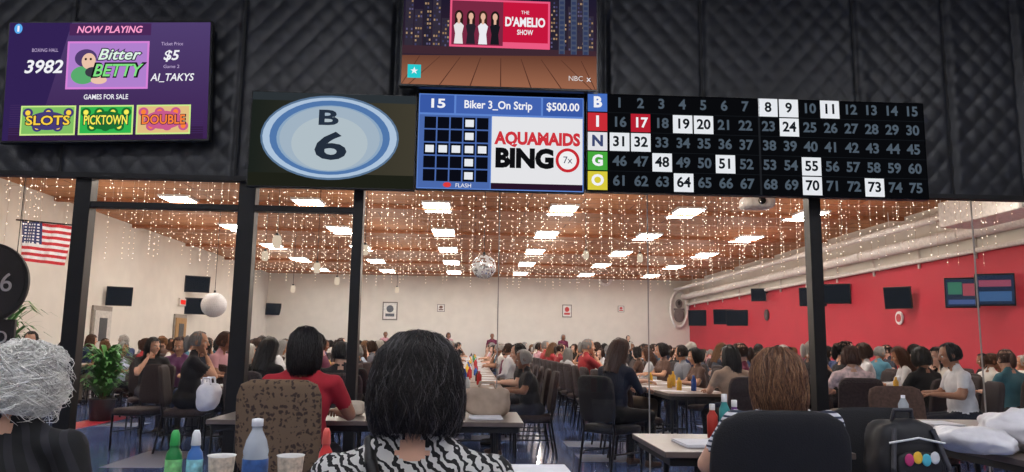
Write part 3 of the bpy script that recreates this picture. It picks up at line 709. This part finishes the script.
cols=((0.0,9.4),(-2.6,9.6),(-5.2,13.6),(-7.9,16.0),(2.55,9.4),(5.2,9.7),(7.9,10.0))
for cx,y0 in cols:
    y=y0
    while y<33.5:
        o=bpy.data.objects.new('folding_table',tab_proto.data); COL.objects.link(o); o.location=(cx,y,0); table_stuff(cx,y)
        for s in (-1,1):
            for q in (-.45,.45):
                x=cx+s*.70; yy=y+q
                aisle=(cx==2.55 and s==-1) or (cx==0.0 and s==1)
                rz=math.pi/2 if s>0 else -math.pi/2
                turn=-s*random.uniform(-.1,.5)
                chair(x,yy,rz+turn*.4)
                if random.random()<((.4 if yy<14 else .75) if aisle else .84):
                    place(random.choice(protos),x,yy,rz+turn*.8,random.uniform(.93,1.07))
        y+=1.95
for px,Y,k in ((628,35.0,0),(492,35.1,0),(448,35.0,1),(563,35.1,1),(385,35.0,0)):
    x=ray(px,345,Y=Y).x
    place(stand[k],x,Y,math.pi+random.uniform(-.5,.5),1.05,name='standing_person')
papers.build('bingo_papers',[paper])
drinks.build('drink_bottles',[pm('d%d'%i,c,.25) for i,c in enumerate(((220,225,230),(190,40,45),(40,130,70),(40,80,160),(230,180,60),(60,40,30)))])

navy=pm('cloth_navy',(28,34,52),.85); whit=pm('cloth_white',(222,222,224),.85); blackt=pm('cloth_black',(20,20,23),.85); hb=pm('hair_black',(20,17,17),.45); hbr=pm('hair_brown',(74,44,32),.45)
sk1=pm('skin_light',(214,165,138),.5); sk2=pm('skin_tan',(168,118,90),.5)
pinkp=pm('cloth_floral',(215,190,190),.85,var=.5,scale=18); beige=pm('cloth_beige',(176,150,130),.85); teal=pm('cloth_teal',(60,110,120),.85); redt=pm('cloth_red',(176,36,50),.85,var=.1)
def seatp(k,px,Y,rz,top,hm,sk=None,sc=1.0,cm_=None):
    x=ray(px,345,Y=Y).x; place(protos[k],x,Y,rz,sc,top,hm,skin=sk); chair(x,Y,rz,cm_); return x
seatp(3,612,7.9,-.9,navy,hbr,sk1,1.03,blackf)
seatp(1,962,7.6,1.3,whit,hb,sk2,1.04)
seatp(0,925,8.4,.3,blackt,hb,sk2)
seatp(0,852,8.3,-.2,pinkp,hbr,sk1)
seatp(3,262,8.0,-.4,blackt,hb,sk2)
seatp(2,735,8.2,.2,beige,hb,sk1)
seatp(5,1012,8.6,.3,teal,hbr,sk1)
seatp(4,342,7.8,.1,blackt,hb,sk1,.97)
seatp(2,152,11.0,-2.6,blackt,hb,sk1); seatp(0,181,11.3,-3.0,pm('cloth_purple',(110,60,110),.8),hbr,sk1); seatp(4,204,11.5,3.0,navy,hb,sk2)
seatp(1,33,12.0,-2.9,redt,hb,sk1,1.05)
chair(ray(146,345,Y=9.3).x,9.3,2.8); chair(ray(640,345,Y=8.6).x,8.75,-1.2)

# ------------------------------------------------------------------ hero people
def stripe_mat(name,c1,c2,scale,dist,rot=(0,0,0),th=.5):
    m=bpy.data.materials.new(name); m.use_nodes=True; nt=m.node_tree; b_=nt.nodes['Principled BSDF']; b_.inputs['Roughness'].default_value=.85
    tc=nt.nodes.new('ShaderNodeTexCoord'); mp=nt.nodes.new('ShaderNodeMapping'); mp.inputs['Rotation'].default_value=rot; wv=nt.nodes.new('ShaderNodeTexWave'); wv.inputs['Scale'].default_value=scale; wv.inputs['Distortion'].default_value=dist; wv.inputs['Detail'].default_value=2; wv.inputs['Detail Scale'].default_value=2
    r=nt.nodes.new('ShaderNodeValToRGB'); r.color_ramp.interpolation='CONSTANT'; r.color_ramp.elements[0].color=C(c1); r.color_ramp.elements[1].position=th; r.color_ramp.elements[1].color=C(c2)
    nt.links.new(tc.outputs['Object'],mp.inputs[0]); nt.links.new(mp.outputs[0],wv.inputs['Vector']); nt.links.new(wv.outputs['Fac'],r.inputs['Fac']); nt.links.new(r.outputs[0],b_.inputs['Base Color'])
    return m
pants=pm('trousers_dark',(34,34,40),.85); shoe=pm('shoes_dark',(28,26,26),.5)
h1=pm('hair_dark',(24,21,22),.40,var=.3,scale=40); h2=pm('hair_darkbrown',(44,36,36),.40,var=.3,scale=40); h3=pm('hair_grey',(98,94,94),.45,var=.2)
def strap(b,T_,H):
    b.tube([T_((-.115,.13,.80)),T_((-.11,.07,.985)),T_((-.10,-.0,1.052)),T_((-.085,-.075,1.01)),T_((-.03,-.135,.86)),T_((.06,-.14,.7)),T_((.16,-.10,.56))],.014,6)
me=person_mesh('seated_woman',arms='table',lean=.05,htilt=.12,style='bob',hair_r=(.103,.112,.116),nh=5000,hmats=(4,4,8,4,8,4,8,9),vox=.011,hw=.0008,sleeve='short',seed=21,jit=.10,lenr=(.2,.5),hoff=(0,-.012,-.001),curl=.11,
  mats=[sk1,stripe_mat('leaf_print_blouse',(24,24,26),(205,203,200),16,9,(.4,.6,.2),.5),pants,shoe,h1,eyeW,pm('strap_black',(16,16,18),.5),lipm,h2,h3],extra=strap)
place(me,-.125,1.72,0,.985,name='seated_woman'); b=MB(); chair_mesh(b,zc=.70,bh=.20); b.build('banquet_chair',[cham,seatm],loc=(-.125,1.70,0))
wh1=pm('hair_white',(242,240,234),.5,var=.1); wh2=pm('hair_silver',(196,192,186),.5)
me=person_mesh('seated_elder',arms='lap',lean=.1,htilt=.2,style='bob',hair_r=(.118,.125,.118),nh=2600,hmats=(4,4,4,8),vox=.012,hw=.0019,sleeve='long',seed=22,jit=.20,lenr=(.14,.3),curl=.30,hoff=(0,-.012,.0),hyaw=-.3,
  mats=[sk1,stripe_mat('plaid_jacket',(22,22,25),(40,40,46),6,.3,(.5,.5,0),.6),pants,shoe,wh1,eyeW,eyeD,lipm,wh2],fat=1.1)
place(me,-1.40,2.42,-.15,.95,name='seated_elder'); b=MB(); chair_mesh(b,zc=.70,bh=.2); b.build('banquet_chair',[cham,blackf],loc=(-1.40,2.42,0),rz=-.15)
me=person_mesh('seated_woman',arms='table',lean=.04,htilt=.1,style='mid',hair_r=(.100,.112,.116),nh=1400,hmats=(4,4,8),vox=.014,hw=.002,sleeve='short',seed=23,hyaw=.1,
  mats=[sk2,redt,pants,shoe,h1,eyeW,eyeD,lipm,h2],fat=1.05)
xr=ray(303,345,Y=4.7).x; place(me,xr,4.72,0,1.03,name='seated_woman')
dam=bpy.data.materials.new('damask_fabric'); dam.use_nodes=True; nt=dam.node_tree; b_=nt.nodes['Principled BSDF']; b_.inputs['Roughness'].default_value=.85
tc=nt.nodes.new('ShaderNodeTexCoord'); vo=nt.nodes.new('ShaderNodeTexVoronoi'); vo.inputs['Scale'].default_value=30; vo.inputs['Randomness'].default_value=.5
no=nt.nodes.new('ShaderNodeTexNoise'); no.inputs['Scale'].default_value=40; ml=nt.nodes.new('ShaderNodeMix'); ml.data_type='RGBA'; ml.inputs['Factor'].default_value=.05
nt.links.new(tc.outputs['Object'],no.inputs['Vector']); nt.links.new(tc.outputs['Object'],ml.inputs[6]); nt.links.new(no.outputs['Color'],ml.inputs[7])
r=nt.nodes.new('ShaderNodeValToRGB'); r.color_ramp.elements[0].color=C((66,50,42)); r.color_ramp.elements[0].position=.3; r.color_ramp.elements[1].position=.42; r.color_ramp.elements[1].color=C((118,96,74))
nt.links.new(ml.outputs[2],vo.inputs['Vector']); nt.links.new(vo.outputs['Distance'],r.inputs['Fac']); nt.links.new(r.outputs[0],b_.inputs['Base Color'])
b=MB(); chair_mesh(b,bw=.235,bh=.27,zc=.775); b.build('banquet_chair',[cham,dam],loc=(xr-.05,4.66,0))
hl1=pm('hair_lightbrown',(132,92,68),.42,var=.25,scale=30); hl2=pm('hair_brown2',(88,60,48),.42); hl3=pm('hair_blond',(176,134,98),.42)
me=person_mesh('seated_woman',arms='table',lean=.06,htilt=.15,style='mid',hair_r=(.116,.122,.118),nh=3000,hmats=(4,8,8,9,4),vox=.013,hw=.0013,sleeve='short',seed=24,hyaw=-.15,jit=.10,curl=.09,
  mats=[sk1,stripe_mat('striped_shirt',(40,48,72),(215,215,222),14,.0,(0,1.57,0),.35),pants,shoe,hl1,eyeW,eyeD,lipm,hl2,hl3],fat=1.22)
xb=ray(784,345,Y=3.2).x; place(me,xb,3.22,.05,.96,name='seated_woman')
b=MB(); chair_mesh(b,bw=.275,bh=.27,zc=.755,n=4); b.build('banquet_chair',[cham,blackf],loc=(xb-.15,3.16,0),rz=.03)

# ------------------------------------------------------------------ foyer tables & things
dark_top=pm('table_top_dark',(104,92,86),.3); 
table(-.25,2.50,1.75,.72,top=pm('table_top_white',(215,215,218),.4))
table(-.68,5.50,2.05,.80,top=dark_top); table(1.42,4.15,.95,.78,top=dark_top); table(3.25,3.85,1.3,.8,top=dark_top)
def bottle(name,px,topy,Y,r_,liq,cap,label=None,shape=0):
    P=ray(px,topy,Y=Y); z0=.751; h=P.z-z0
    b=MB()
    if shape==0:
        pr=[(0,0),(r_*.9,0),(r_,.012),(r_,h*.2),(r_*.94,h*.24),(r_,h*.28),(r_,h*.6),(r_*.94,h*.63),(r_,h*.67),(r_*.8,h*.78),(r_*.42,h*.88),(r_*.4,h*.92),(r_*.45,h*.92),(r_*.45,h*.99),(0,h)]
        ms=[0]*len(pr); ms[5]=2; ms[11]=1; ms[12]=1; ms[13]=1
    else:
        pr=[(0,0),(r_*.95,0),(r_,.01),(r_,h*.62),(r_*.9,h*.7),(r_*.55,h*.76),(r_*.55,h*.8),(r_*.62,h*.8),(r_*.5,h*.95),(r_*.3,h),(0,h)]
        ms=[0,0,2,0,0,0,1,1,1,1,1]
    b.lathe(pr,(0,0,0),0,24,ms); b.build(name,[liq,cap,label or liq],loc=(P.x,Y,z0))
wat=pm('water_plastic',(206,216,224),.1,var=.1,alpha=.6); 
bottle('water_bottle',258,418,2.28,.036,wat,pm('cap_white',(230,232,235),.4),pm('label_blue',(50,90,150),.4,var=.5,scale=30))
bottle('bingo_dauber',176,430,2.45,.025,pm('dauber_green',(30,120,60),.3),pm('cap_green',(60,180,90),.4),pm('label_green',(120,190,120),.5,var=.5,scale=40),shape=1)
bottle('bingo_dauber',197,430,2.45,.024,pm('dauber_blue',(60,110,180),.3),pm('cap_white',(230,232,235),.4),pm('label_teal',(130,190,200),.5,var=.5,scale=40),shape=1)
bottle('bingo_dauber',327,428,2.45,.022,pm('dauber_red',(200,50,50),.3),pm('cap_red',(220,90,80),.4),pm('label_pink',(230,190,190),.5,var=.3,scale=40),shape=1)
cupm=pm('paper_cup',(226,224,220),.6,var=.05)
for px in (222,291):
    P=ray(px,455,Y=2.45); h=P.z-.751; b=MB()
    b.lathe([(0,0),(.028,0),(.04,h-.004),(.043,h),(.040,h),(.037,h-.006),(.027,.01),(0,.01)],(0,0,0),0,24,[0,1,0,0,0,0,0])
    b.build('paper_cup',[cupm,pm('cup_print',(205,190,170),.6,var=.35,scale=60)],loc=(P.x,2.45,.751))
def stackp(x,y,z,n,name='bingo_paper_stack',w_=.22,h_=.28):
    b=MB()
    for k in range(n): b.box((random.uniform(-.006,.006),random.uniform(-.006,.006),.004+k*.006),(w_,h_,.0055),0,rzm(random.uniform(-.06,.06)))
    b.build(name,[paper],loc=(x,y,z))
stackp(.22,2.62,.751,14); stackp(1.2,4.05,.751,2); stackp(-.4,5.35,.751,3); stackp(-1.3,5.4,.751,2); stackp(.1,5.4,.751,2)
def soft(name,x,y,z,r_,mat,handles=True,n=4,rz=0,m2=None,extra=None,amp=1.0):
    b=MB(); V,Fc=cubesphere(14); q=V/((np.abs(V)**n).sum(1)**(1/n))[:,None]*np.array(r_)
    for i in range(len(q)):
        d=noise.noise(Vector(q[i])*9+Vector((x,y,0)))*.09*amp+noise.noise(Vector(q[i])*22)*.03*amp
        q[i]*=(1+d); q[i][2]=max(q[i][2],-r_[2])
    b.add(q+np.array((0,0,r_[2])),Fc,0)
    if handles:
        for s in (-1,1): b.tube([(-r_[0]*.4,s*r_[1]*.6,r_[2]*1.85),(-r_[0]*.3,s*r_[1]*.6,r_[2]*2.35),(r_[0]*.3,s*r_[1]*.6,r_[2]*2.35),(r_[0]*.4,s*r_[1]*.6,r_[2]*1.85)],.008,1)
    if extra: extra(b)
    return b.build(name,[mat,m2 or mat]+[pm('patch_%d'%i,c,.6) for i,c in enumerate(((200,60,120),(240,190,60),(80,180,200),(230,230,230)))],loc=(x,y,z),rz=rz)
soft('tote_bag',ray(487,385,Y=5.55).x,5.55,.751,(.16,.09,.10),pm('tote_tan',(170,150,132),.8),amp=1.8)
soft('handbag',ray(352,398,Y=5.5).x,5.5,.751,(.09,.06,.05),pm('bag_cream',(200,188,170),.8),False)
P=ray(902,440,Y=3.6)
def bpx(b):
    b.ell((0,-.125,.20),(.11,.03,.12),0,6,5)
    for i in range(4): b.ell((-.06+i*.04,-.158,.29+.01*(i%2)),(.022,.006,.028),2+i,4)
    b.tube([(-.05,.0,.43),(-.04,-.02,.50),(.04,-.02,.50),(.05,0,.43)],.01,1)
    for s in (-1,1): b.tube([(s*.09,-.10,.42),(s*.13,-.15,.25),(s*.1,-.12,.05)],.012,1)
    b.tube([(-.13,-.125,.36),(0,-.14,.385),(.13,-.125,.36)],.005,5)
chair(P.x,3.6,math.pi,blackf); soft('backpack',P.x,3.6,.475,(.16,.12,.225),pm('backpack_black',(26,26,31),.6),False,4,0,pm('backpack_strap',(60,60,66),.6),bpx)
plast=pm('plastic_bag_white',(226,224,228),.3,var=.05,bump=.6,bscale=18)
soft('plastic_bag',ray(972,450,Y=3.8).x,3.8,.751,(.17,.2,.065),plast,False,2.2,amp=4); soft('plastic_bag',ray(1024,450,Y=3.9).x,3.9,.751,(.2,.18,.10),plast,False,2.2,amp=4)
soft('plastic_bag',ray(221,400,Y=6.0).x,5.7,.751,(.08,.08,.10),plast,True,3,amp=2)
soft('plastic_bag',ray(198,400,Y=9.6).x,9.6,.475,(.13,.1,.17),plast,False,2.5,amp=3); 
chair(ray(198,400,Y=9.6).x,9.6,2.9,seatd)
for i,(px,ty,c) in enumerate(((724,394,(60,150,150)),(734,400,(110,60,130)),(712,404,(190,60,50)))):
    P=ray(px,ty,Y=4.35); h=P.z-.751; b=MB(); b.lathe([(0,0),(.03,0),(.03,h*.65),(.014,h*.8),(.016,h*.82),(.016,h),(0,h)],(0,0,0),0,16,[0,0,0,0,1,1,1]); b.build('bingo_dauber',[pm('dauber_%d'%i,c,.35),pm('cap_light',(220,220,220),.4)],loc=(P.x,4.35,.751))
P=ray(903,398,Y=5.2)
b=MB(); b.lathe([(0,0),(.034,0),(.034,.14),(.014,.18),(.014,.2),(0,.2)],(0,0,0),0,16,[0,0,0,1,1]); 
table(3.4,5.3,1.6,.72,top=dark_top); b.build('water_bottle',[wat,pm('cap_white',(230,232,235),.4)],loc=(P.x,5.2,.751))
stackp(3.2,5.2,.751,3); stackp(3.8,5.3,.751,3)
for x,y,rz in ((3.75,4.85,.1),(3.5,5.98,math.pi)): chair(x,y,rz,seatm)
print('objects',len(bpy.data.objects))
